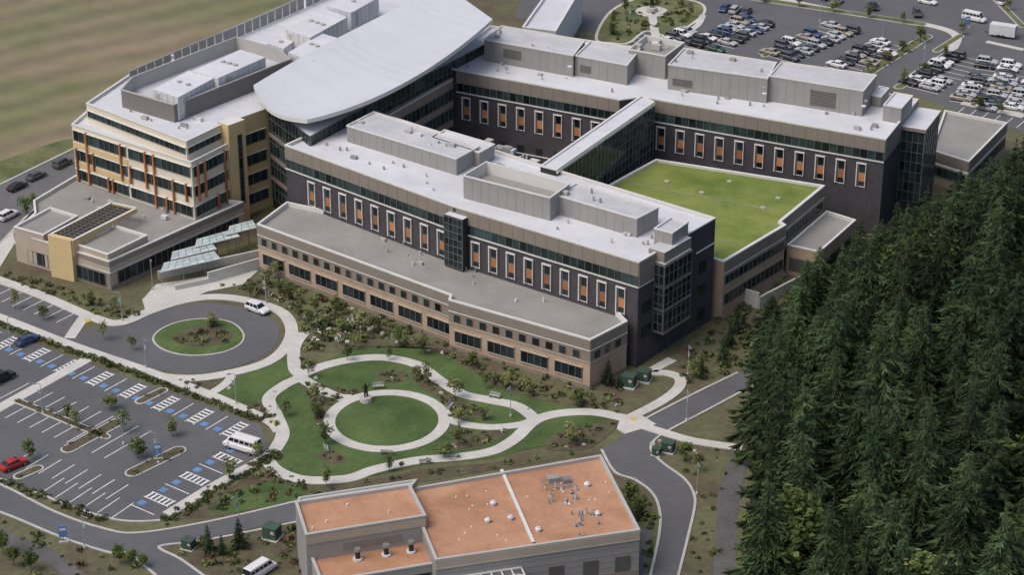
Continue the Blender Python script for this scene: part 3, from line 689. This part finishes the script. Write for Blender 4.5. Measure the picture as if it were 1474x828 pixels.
# ---------------------------------------------------------------- vegetation
def conifer(h,r,seed,whorls=30,nb=12):
    rs=random.Random(seed); b=MB()
    b.cyl((0,0),h*.016,.04,0,h*.97,m_bark,7)
    lean=[1+.25*rs.uniform(-1,1) for _ in range(8)]
    for w in range(whorls):
        t=(w+rs.random()*.9)/whorls; z=h*(.06+.93*t); rad=r*(1-t)**.68*(.7+.45*rs.random())+.12
        n=max(5,int(nb*(1-t*.45)))
        for k in range(n):
            if rs.random()<.07: continue
            a=2*math.pi*(k+rs.random()*.9)/n; L=rad*(.5+.65*rs.random())*lean[int(a/6.2832*8)%8]; dx,dy=math.cos(a),math.sin(a)
            dr=L*(.15+.4*rs.random()); pw=L*.17+.18; zo=rs.uniform(-.4,.4)
            pts=[]
            for s in range(5):
                q=s/4; pts.append((dx*L*q,dy*L*q,z+zo+L*.12*q*(1.6-q)*1.5-dr*q*q))
            for s in range(4):
                p,qq=pts[s],pts[s+1]
                for sd in (-1,1):
                    wd=pw*(1.25-.28*s)*(.6+.8*rs.random())
                    e=(qq[0]+dx*.2*L-dy*sd*wd,qq[1]+dy*.2*L+dx*sd*wd,(p[2]+qq[2])/2-.25*wd+rs.uniform(-.3,.15))
                    b.face([p,qq,e],m_leafD)
                    if s>1: b.face([p,qq,(qq[0]+rs.uniform(-.4,.4),qq[1]+rs.uniform(-.4,.4),qq[2]-.5*wd-.3)],m_leafD)
    return b.obj('conifer',link=False)
def broad(h,r,seed,n=420,leaf=m_leafB,ls=.3,zc=.6,zr=.36,ncl=14,tr=.012):
    rs=random.Random(seed); b=MB(); b.cyl((0,0),h*tr+.02,h*tr*.4,0,h*.75,m_bark,7)
    cl=[]
    for i in range(ncl):
        v=Vector((rs.gauss(0,1),rs.gauss(0,1),rs.gauss(0,1))).normalized()*rs.random()**.45*.75
        c=(v.x*r,v.y*r,h*(zc+v.z*zr),r*(.3+.22*rs.random())); cl.append(c)
        z0=max(h*.2,c[2]-h*.2); s=tr*h*.7
        b.face([(s,0,z0),(-s,0,z0),(c[0],c[1],c[2])],m_bark); b.face([(0,s,z0),(0,-s,z0),(c[0],c[1],c[2])],m_bark)
    for i in range(n):
        c=rs.choice(cl); v=Vector((rs.gauss(0,1),rs.gauss(0,1),rs.gauss(0,1))).normalized()*c[3]*rs.random()**.4
        p=Vector((c[0],c[1],c[2]))+v; t1=Vector((rs.gauss(0,1),rs.gauss(0,1),rs.gauss(0,.4))).normalized()*ls*(.6+.8*rs.random()); t2=t1.cross(Vector((rs.gauss(0,.5),rs.gauss(0,.5),rs.gauss(0,1)))).normalized()*ls*(.5+.6*rs.random())
        b.face([tuple(p-t1),tuple(p+t2),tuple(p+t1),tuple(p-t2)],leaf)
    return b.obj('tree',link=False)
con=[conifer(h,r,i) for i,(h,r) in enumerate([(27,5.2),(25,4.7),(29,5.6),(23,5.2),(26,4.3),(20,4.6),(24,5.7)])]
bigb=[broad(16,5.0,50+i,n=2200,ls=.42,zc=.6,zr=.38,ncl=26) for i in range(3)]
yt=[broad(4.4,1.35,80+i,n=420,ls=.16,leaf=m_leafY if i%3 else m_leafB,zc=.58,zr=.42,ncl=16,tr=.008) for i in range(6)]
def put(me,name,p,z=0,s=1,rot=None,parent=None,sz=None):
    o=bpy.data.objects.new(name,me); col.objects.link(o); o.location=(p[0],p[1],z); o.rotation_euler=(0,0,ru(0,6.28) if rot is None else rot); o.scale=(s,s,sz or s)
    if parent: o.parent=parent
    return o
forest=empty('conifer_forest')
edge=PX([(1092,640),(1084,560),(1100,495),(1150,432),(1215,402),(1275,372),(1335,340),(1402,290),(1474,250),(1650,220)],0)
fp=edge+PX([(1850,300),(1850,1250),(1100,1250),(1098,900),(1106,760)],0)
def segd(p,a,c):
    ax,ay=a;bx,by=c;dx,dy=bx-ax,by-ay;t=max(0,min(1,((p[0]-ax)*dx+(p[1]-ay)*dy)/(dx*dx+dy*dy)));return math.hypot(p[0]-ax-t*dx,p[1]-ay-t*dy)
for p in scatter(fp,6.1):
    d=min(segd(p,edge[i],edge[i+1]) for i in range(1,len(edge)-1))
    h=min(ru(18,30),8+d*.85+ru(-1,2.5))
    if R()<.12: h*=.65
    if R()<.07 and d>5:
        put(random.choice(bigb),'broadleaf_tree',p,s=ru(.8,1.2)*max(.5,min(1.1,h/18)),parent=forest); continue
    i=random.randrange(7); base=[27,25,29,23,26,20,24][i]; s=h/base
    o=put(con[i],'conifer',p,s=max(s*ru(.85,1.25),.6),sz=s,parent=forest); o.rotation_euler[0]=ru(-.05,.05); o.rotation_euler[1]=ru(-.05,.05)
for px,py in ((22,445),(62,460),(150,490),(190,505),(108,618),(160,590),(178,622),(198,660),(248,628),(42,663),(100,610),(305,470),(397,402),(360,430),(470,470),(492,478),(512,502),(540,480),(455,450),(700,560),(600,548),(655,575),(410,600),(455,602),(455,580),(1000,545),(985,665),(1005,680),(38,308),(50,300),(165,445),(130,440),(660,640),(615,555),(470,640),(520,470),(575,500),(430,460),(760,570),(830,585),
   (405,420),(420,432),(385,412),(560,520),(610,510),(680,530),(730,560),(445,545),(445,475),(485,455),(500,520),(695,605),(660,610),(820,640),(640,660),(560,680),
   (1250,105),(1275,88),(1300,75),(1325,60),(1300,122),(1330,105),(1360,88),(1100,3),(1150,10),(1200,18),(1250,26),(1300,34),(1385,50),(1410,160),(1440,165),(885,30),(900,20),(980,10),(995,25),(880,50),(1450,15),(470,700),(330,690),(372,665),(300,735),(905,720),(915,745)):
    put(random.choice(yt),'young_tree',U2((px,py)),s=ru(.65,1.25),sz=ru(.65,1.05))
for px,py in ((20,815),(45,822),(190,815),(173,812),(205,818),(5,800)): put(random.choice(bigb),'broadleaf_tree',U2((px,py)),s=ru(.16,.28))
for px,py in ((1070,470),(1085,500),(1050,500),(1060,480),(890,560),(875,555),(1010,545),(1040,520),(320,800),(345,790),(300,795)): put(con[3],'small_conifer',U2((px,py)),s=ru(.12,.24))
def shrubs(name,poly,spacing,smin=.4,smax=1.0,mats=(m_leafS,),nl=28,world=False,pts=None,flower=0,skip=.25):
    b=MB(); w=poly if world or pts else PX(poly,0)
    for p in (pts or scatter(w,spacing)):
        if R()<skip: continue
        s=ru(smin,smax)*(.6 if R()<.3 else 1); mat=random.choice(mats); fl=R()<flower
        fx,fy=ru(.8,1.3),ru(.8,1.3)
        for i in range(nl):
            v=Vector((random.gauss(0,1),random.gauss(0,1),abs(random.gauss(0,1)))).normalized()*s*ru(.4,1.05); c=Vector((p[0],p[1],.08))+Vector((v.x*fx,v.y*fy,v.z*.85))
            t1=Vector((random.gauss(0,1),random.gauss(0,1),random.gauss(0,.7))).normalized()*s*.32; t2=t1.cross(Vector((random.gauss(0,1),random.gauss(0,1),random.gauss(0,1)))).normalized()*s*.3
            b.face([tuple(c-t1),tuple(c+t2),tuple(c+t1),tuple(c-t2)],m_flow if (fl and R()<.6) else mat)
    return b.obj(name)
MX=(m_leafS,m_leafS,m_leafB,m_hedge,m_leafY,m_leafR)
S1=[(300,415),(378,398),(650,503),(655,508),(850,568),(900,560),(893,598),(830,585),(760,568),(700,545),(640,510),(600,497),(520,496),(445,515),(432,490),(430,455),(390,432)]
shrubs('shrub_bed',S1,1.4,.3,.95,MX,flower=.10,skip=.25)
shrubs('flowering_shrub_bed',[(460,440),(500,455),(560,470),(580,490),(520,488),(450,500)],1.8,.5,1.1,(m_leafS,m_leafB),flower=.6,skip=.3)
shrubs('shrub_bed',[(375,402),(650,505),(850,566),(905,552),(905,546),(850,555),(650,492),(378,396)],1.5,.4,.9,(m_leafS,),skip=.2)
shrubs('shrub_bed',[(2,385),(160,438),(215,448),(180,460),(142,455),(0,398)],1.3,.3,.8,MX)
for pts,wd in (([(-60,448),(0,467),(95,503),(185,535),(240,556),(370,605)],1.0),([(-60,670),(0,692),(150,751)],1.6),([(240,752),(360,678),(395,655)],1.8)):
    w=cr(PX(pts,0),False,30); pp=[(x+ru(-.5,.5)*wd,y+ru(-.5,.5)*wd) for x,y in w for _ in (0,1)]
    shrubs('hedge',None,1,.4,.7,(m_hedge,m_leafS,m_leafS),pts=pp,skip=.1)
shrubs('shrub_bed',[(240,795),(300,780),(430,755),(434,825),(300,828),(265,806)],1.8,.3,1.2,MX,skip=.3)
shrubs('shrub_bed',[(955,655),(1000,645),(1062,652),(1040,740),(1030,828),(985,828),(1006,730),(990,685)],2.2,.3,.8,MX,skip=.4,flower=.05)
shrubs('shrub_bed',[(985,560),(1065,530),(1075,470),(1040,455),(975,515)],1.7,.4,1.1,MX,skip=.3)
shrubs('shrub_bed',[(885,690),(935,715),(945,760),(930,825),(925,765),(900,700)],1.4,.4,1.2,(m_leafS,m_leafB),skip=.2)
shrubs('shrub_bed',[(345,697),(395,674),(450,704),(540,692),(620,678),(700,670),(862,650),(700,676),(560,692),(450,712),(300,742)],1.4,.3,.95,MX,skip=.3)
shrubs('shrub_bed',[(862,58),(884,20),(930,0),(996,5),(1008,18),(980,40),(930,42),(905,58)],2.2,.5,1.1,(m_leafS,m_leafB),skip=.3)
for bd in beds: shrubs('shrub_bed',bd,1.15,.25,.75,MX,skip=.25,flower=.10)
shrubs('shrub_bed',[(250,488),(275,476),(310,472),(333,480),(325,493),(290,499),(262,496)],1.3,.4,.9,MX)
for w in ISL[:6]: shrubs('shrub_bed',w,1.1,.3,.55,(m_leafS,m_hedge,m_leafB),world=True,skip=.3,nl=18)
shrubs('shrub_bed',[(-40,750),(0,748),(90,785),(200,812),(200,900),(-40,900)],2.6,.3,1.0,MX,skip=.5)
shrubs('shrub_bed',[(1095,640),(1085,540),(1070,560),(1060,640),(1072,760),(1065,900),(1100,900)],1.7,.5,1.3,(m_leafS,m_leafB),skip=.3)
shrubs('shrub_bed',[(1080,520),(1100,455),(1180,405),(1260,365),(1290,350),(1280,335),(1220,368),(1130,410),(1060,440),(1062,480)],1.8,.6,1.6,(m_leafS,m_leafB),skip=.3)
shrubs('shrub_bed',[(245,545),(275,548),(325,541),(305,558),(285,562)],1.6,.3,.7,MX)
b=MB()
def rock(p,s):
    v=[]
    for z,k in ((0,1),(.45,.85),(.8,.4)):
        for a in range(6): t=a*1.047+ru(-.2,.2); v.append((p[0]+s*k*math.cos(t)*ru(.8,1.1),p[1]+s*k*math.sin(t)*ru(.8,1.1),z*s))
    for l in (0,6):
        for a in range(6): b.face([v[l+a],v[l+(a+1)%6],v[l+6+(a+1)%6],v[l+6+a]],m_stone)
    b.face(v[12:],m_stone)
for p in scatter(PX([(430,450),(470,430),(540,455),(600,480),(700,545),(600,500),(520,495),(445,505)],0),2.2):
    if R()<.38: rock(p,ru(.3,.9))
for bd in beds[:6]:
    for p in scatter(PX(bd,0),3.0):
        if R()<.3: rock(p,ru(.25,.6))
for px,py in ((940,640),(950,635),(1000,650),(1005,655),(330,560),(395,565),(268,556),(455,545),(470,600),(700,600),(760,590)): rock(U2((px,py)),ru(.3,.6))
b.obj('landscape_boulders')
# ---------------------------------------------------------------- cars
def loft(b,secs,mat,cap=True):
    n=len(secs[0])
    for i in range(len(secs)-1):
        for j in range(n):
            k=(j+1)%n; b.face([secs[i][j],secs[i][k],secs[i+1][k],secs[i+1][j]],mat)
    if cap: b.face(secs[0],mat); b.face(secs[-1],mat)
def car(kind,pm):
    b=MB()
    if kind=='sedan': L,W,st=4.7,1.82,[(-2.35,.5,.78),(-2.25,.3,.92),(-1.5,.22,1.0),(-.6,.2,.98),(.8,.2,.96),(1.7,.22,.88),(2.2,.3,.74),(2.35,.42,.62)]; cb=(-1.75,1.05,-1.0,.35,1.42,.96)
    elif kind=='suv': L,W,st=4.7,1.9,[(-2.35,.5,1.0),(-2.28,.35,1.1),(-1.5,.3,1.12),(-.6,.28,1.1),(.8,.28,1.08),(1.7,.3,1.0),(2.2,.38,.88),(2.35,.5,.72)]; cb=(-2.2,1.0,-1.95,.4,1.74,1.08)
    else: L,W,st=6.2,2.05,[(-3.1,.5,1.25),(-3.05,.4,1.3),(-1.5,.35,1.3),(0,.35,1.3),(1.6,.35,1.3),(2.2,.36,1.25),(2.9,.4,1.05),(3.1,.5,.8)]; cb=(-3.0,2.15,-2.9,1.45,2.45,1.28)
    secs=[]
    for i,(x,z0,z1) in enumerate(st):
        w=W/2*(.86 if i in (0,len(st)-1) else .96 if i in (1,len(st)-2) else 1)
        secs.append([(x,-w*.9,z0),(x,-w,z0+.2),(x,-w,z1-.14),(x,-w*.86,z1),(x,w*.86,z1),(x,w,z1-.14),(x,w,z0+.2),(x,w*.9,z0)])
    loft(b,secs,pm)
    x0,x1,x2,x3,zt,zb=cb; w0,w1=W/2*.88,W/2*.70 if kind!='van' else W/2*.8
    B=[(x0,-w0,zb),(x1,-w0,zb),(x1,w0,zb),(x0,w0,zb)];T=[(x2,-w1,zt-.06),(x3,-w1,zt-.06),(x3,w1,zt-.06),(x2,w1,zt-.06)]
    for i in range(4):
        j=(i+1)%4; b.face([B[i],B[j],T[j],T[i]],m_cglass)
    rows=[0,.36,.62,1] if kind!='van' else [0,.2,.4,.6,.8,1]
    for sd in (-1,1):
        for t in rows:
            xb=x0+(x1-x0)*t; xt=x2+(x3-x2)*t
            b.face([(xb-.06,sd*(w0+.012),zb),(xb+.06,sd*(w0+.012),zb),(xt+.05,sd*(w1+.012),zt),(xt-.05,sd*(w1+.012),zt)],pm)
    if kind=='van':
        for sd in (-1,1): b.face([(x0,sd*(w0+.01),zb),(x1,sd*(w0+.01),zb),(x1-.1,sd*(w0-.01),zb+.28),(x0,sd*(w0-.01),zb+.28)],pm); b.face([(x2,sd*(w1+.02),zt),(x3,sd*(w1+.02),zt),(x3+.15,sd*(w1+.06),zt-.28),(x2,sd*(w1+.06),zt-.28)],pm)
    b.hexa([(x2-.05,-w1,zt-.08),(x3+.05,-w1,zt-.08),(x3+.05,w1,zt-.08),(x2-.05,w1,zt-.08),(x2+.1,-w1*.88,zt),(x3-.1,-w1*.88,zt),(x3-.1,w1*.88,zt),(x2+.1,w1*.88,zt)],pm)
    xa=L*.31
    for x in (-xa,xa):
        for sd in (-1,1):
            i=len(b.v);k=b.mi(m_tire);n=12;r=.34
            for y in (sd*(W/2-.2),sd*(W/2+.01)):
                for a in range(n): b.v.append((x+r*math.cos(a*6.283/n),y,r+r*math.sin(a*6.283/n)))
            for a in range(n): b.f.append((i+a,i+(a+1)%n,i+n+(a+1)%n,i+n+a)); b.m.append(k)
            b.f.append(tuple(i+n+a for a in range(n))); b.m.append(k)
            b.face([(x+.2*math.cos(a*.785),sd*(W/2+.02),r+.2*math.sin(a*.785)) for a in range(8)],m_steel)
    xe=L/2
    for sd in (-1,1):
        y=sd*W*.34; b.hexa([(xe-.1,y-.18,.55),(xe-.02,y-.18,.55),(xe-.02,y+.18,.55),(xe-.1,y+.18,.55),(xe-.14,y-.18,.7),(xe-.03,y-.18,.68),(xe-.03,y+.18,.68),(xe-.14,y+.18,.7)],m_frame)
        b.hexa([(-xe-.01,y-.15,.7),(-xe+.1,y-.15,.7),(-xe+.1,y+.15,.7),(-xe-.01,y+.15,.7),(-xe-.01,y-.15,.85),(-xe+.1,y-.15,.85),(-xe+.1,y+.15,.85),(-xe-.01,y+.15,.85)],m_red)
        b.hexa([(x1-.35,sd*W*.5,zb-.05),(x1-.15,sd*W*.5,zb-.05),(x1-.15,sd*W*.58,zb-.05),(x1-.35,sd*W*.58,zb-.05),(x1-.35,sd*W*.5,zb+.1),(x1-.15,sd*W*.5,zb+.1),(x1-.15,sd*W*.58,zb+.1),(x1-.35,sd*W*.58,zb+.1)],pm)
    return b.obj('parked_car',link=False)
SED=[car('sedan',p) for p in PAINTS]; SUV=[car('suv',p) for p in PAINTS]
VAN=car('van',PAINTS[0]); REDC=car('sedan',m_red)
def heading(p,q):
    a=U2(p);c=U2(q); return math.atan2(c[1]-a[1],c[0]-a[0])
def rcar():
    i=random.choices(range(7),[5,5,4,4,1.3,1.5,1])[0]; return (SED if R()<.6 else SUV)[i]
def row(p0,p1,prob=.88,off=0.0,step=2.75):
    fr,L=frame(U2(p0),U2(p1)); n=int(L/step)
    for i in range(n):
        if R()>prob: continue
        u=(i+.5)*step; o2=off+ru(-.3,.3); p=(fr[0]+fr[2]*u+fr[4]*o2,fr[1]+fr[3]*u+fr[5]*o2)
        put(rcar(),'parked_car',p,z=.03,rot=math.atan2(fr[5],fr[4])+(0 if R()<.5 else math.pi)+ru(-.03,.03),s=ru(.97,1.06))
row((925,70),(990,38),.9,2.6)
row((1010,72),(1100,28),.92,-2.6); row((1010,72),(1100,28),.92,2.6)
row((1118,84),(1215,40),.85,2.6); row((1118,84),(1215,40),.8,-2.6)
row((1215,102),(1290,62),.97,-2.6); row((1215,102),(1290,62),.5,2.6); row((1320,128),(1400,80),.97,-2.6); row((1320,128),(1345,112),.9,2.6)
row((1400,150),(1440,90),.6,-2.6); row((1400,150),(1440,90),.8,2.6);row((1440,158),(1474,110),.9,-2.6)
row((1035,14),(1100,24),.8,0); row((1440,158),(1474,110),.8,2.6)
for px,py,m,d in ((90,239,SUV[2],(110,228)),(52,257,SED[2],(75,246)),(25,272,SED[3],(50,260)),(12,314,SUV[0],(35,302)),(371,449,SUV[0],(390,456)),(40,494,SED[4],(60,485)),(4,548,SUV[3],(24,538)),(20,673,REDC,(45,662)),
    (1258,12,SED[3],(1262,22)),(1320,22,SUV[2],(1325,34)),(1420,158,SED[1],(1450,164)),(1335,5,SED[0],(1350,8)),(1205,5,SED[1],(1215,-2)),(1190,-2,SED[3],(1200,-8)),(1445,5,SUV[0],(1460,-3))):
    put(m,'parked_car',U2((px,py)),z=.03,rot=heading((px,py),d))
put(VAN,'minibus',U2((349,648)),z=.03,rot=heading((349,645),(320,636)),s=1.03)
put(VAN,'parked_van',U2((1402,30)),z=.03,rot=heading((1402,30),(1440,38)),s=.95)
put(VAN,'parked_van',U2((375,828)),z=.03,rot=heading((375,826),(400,810)),s=.9)
b=MB(); f,_=frame(U2((1425,50)),U2((1465,56))); b.lb(f,0,6,-1.2,1.2,.6,3.1,m_mech); b.lb(f,-1.3,0,-.1,.1,.6,.75,m_dark)
for u in (2.3,3.4):
    for d in (-1.1,1.1): b.lb(f,u-.4,u+.4,d-.15,d+.15,.05,.8,m_tire)
b.lb(f,5.9,6.03,-1,1,.8,2.9,m_capg); b.obj('box_trailer')
# ---------------------------------------------------------------- furniture
f0=(0,0,1,0,0,1)
b=MB(); b.cyl((0,0),.2,.2,0,.4,m_conc,10); b.cyl((0,0),.07,.05,.4,5.6,m_lamp,8)
b.lb(f0,0,.9,-.03,.03,5.48,5.56,m_lamp); b.lb(f0,.6,1.2,-.15,.15,5.42,5.56,m_steel); b.lb(f0,.05,.5,-.02,.02,3.6,4.4,m_lamp)
LM=b.obj('street_lamp',link=False)
for px,py in ((176,462),(210,530),(340,582),(383,437),(220,418),(228,668),(345,760),(122,790),(178,640),(62,596),(988,606),(1003,712),(990,540),(735,600),(1330,92),(1385,48),(1180,30),(1040,55),(1270,55),(905,40),(15,500)):
    put(LM,'street_lamp',U2((px,py)),rot=ru(0,6))
b=MB(); b.cyl((0,0),.05,.05,0,2.4,m_steel,6); b.lb(f0,-.6,.6,-.05,.05,1.0,2.9,m_blue); b.lb(f0,-.45,.45,-.07,-.05,2.1,2.5,m_frame); b.lb(f0,-.7,.7,-.12,.12,0,.3,m_conc)
SG=b.obj('wayfinding_sign',link=False)
for px,py in ((92,782),(228,662),(1392,40)): put(SG,'wayfinding_sign',U2((px,py)),rot=.2)
b=MB()
for i in range(4): b.lb(f0,-.9,.9,-.25+i*.13,-.15+i*.13,.43,.47,m_capg)
for z in (.55,.68,.81): b.lb(f0,-.9,.9,.27,.31,z,z+.09,m_capg)
for u in (-.8,.75): b.lb(f0,u,u+.06,-.25,.3,0,.43,m_steel); b.lb(f0,u,u+.06,.24,.3,.43,.9,m_steel); b.lb(f0,u,u+.06,-.25,.25,.6,.64,m_steel)
BN=b.obj('park_bench',link=False)
for px,py,r in ((557,655,3.0),(545,560,.1),(712,574,-.4),(648,588,1.2),(470,650,1.8),(612,668,3.3)): put(BN,'park_bench',U2((px,py)),z=.13,rot=r,s=1.05)
b=MB()
def tube(b,p,q,r0,r1,mat,n=8):
    p=Vector(p);q=Vector(q);d=(q-p).normalized();a=d.orthogonal().normalized();c=d.cross(a)
    s=[[tuple(o+(a*math.cos(6.283*i/n)+c*math.sin(6.283*i/n))*r) for i in range(n)] for o,r in ((p,r0),(q,r1))]; loft(b,s,mat)
b.cyl((0,0),.9,.8,0,.6,m_stone,10)
tube(b,(-.15,0,.6),(-.12,0,1.6),.1,.15,m_bronze);tube(b,(.2,.15,.6),(.12,0,1.6),.1,.15,m_bronze);tube(b,(0,0,1.5),(0,0,2.25),.24,.3,m_bronze);tube(b,(0,0,2.2),(0,0,2.42),.1,.08,m_bronze)
tube(b,(0,0,2.38),(0,0,2.72),.14,.1,m_bronze);tube(b,(-.28,0,2.2),(-.5,.3,1.7),.09,.07,m_bronze);tube(b,(-.5,.3,1.7),(-.3,.55,1.9),.07,.05,m_bronze);tube(b,(.28,0,2.2),(.6,.1,2.6),.09,.06,m_bronze)
ST=b.obj('statue',link=False)
put(ST,'statue',U2((527,578)),z=.1,rot=0,s=1.2); put(ST,'statue',U2((938,17)),z=.2,rot=0,s=1.6)
EB=MB(); EB.lb(f0,-1.1,1.1,-1,1,0,.2,m_conc); EB.lb(f0,-.9,.9,-.8,.8,.2,1.7,m_elec); EB.lb(f0,-.95,.95,-.85,.85,1.7,1.8,m_elec); EB.lb(f0,-.02,.02,-.84,-.8,.3,1.6,m_dark); EB.lb(f0,.2,.7,-.83,-.8,1,1.4,m_capg)
EBm=EB.obj('utility_cabinet',link=False)
for px,py,s in ((905,556,1.2),(927,548,1.1),(962,650,1.0),(392,775,1.2),(272,790,.9),(945,655,.7)): put(EBm,'utility_cabinet',U2((px,py)),rot=-.4,s=s)
# ---------------------------------------------------------------- camera, light
cam=bpy.data.cameras.new('camera'); co=bpy.data.objects.new('camera',cam); col.objects.link(co); sc.camera=co
cam.sensor_width=36; cam.lens=FL/1474*36; cam.clip_start=1; cam.clip_end=8000
co.location=(0,0,HC); co.rotation_euler=(math.pi/2-TH,0,0)
sd=Vector((-.55,-.30,0)).normalized(); el=math.radians(58)
sv=Vector((sd.x*math.cos(el),sd.y*math.cos(el),math.sin(el)))
sl=bpy.data.lights.new('sun','SUN'); sl.energy=1.3; sl.angle=math.radians(40); sl.color=(1,.965,.92)
so=bpy.data.objects.new('sun',sl); col.objects.link(so); so.rotation_euler=sv.to_track_quat('Z','Y').to_euler(); so.location=(0,300,300)
w=bpy.data.worlds.new('World'); sc.world=w; w.use_nodes=True; n=w.node_tree.nodes; l=w.node_tree.links
sk=n.new('ShaderNodeTexSky'); sk.sky_type='NISHITA'; sk.sun_disc=False; sk.sun_elevation=el; sk.sun_rotation=math.atan2(sd.x,sd.y); sk.dust_density=5; sk.air_density=1.0; sk.ozone_density=1.3
l.new(sk.outputs[0],n['Background'].inputs['Color']); n['Background'].inputs['Strength'].default_value=.15
sc.view_settings.view_transform='Standard'; sc.view_settings.look='None'; sc.view_settings.exposure=0
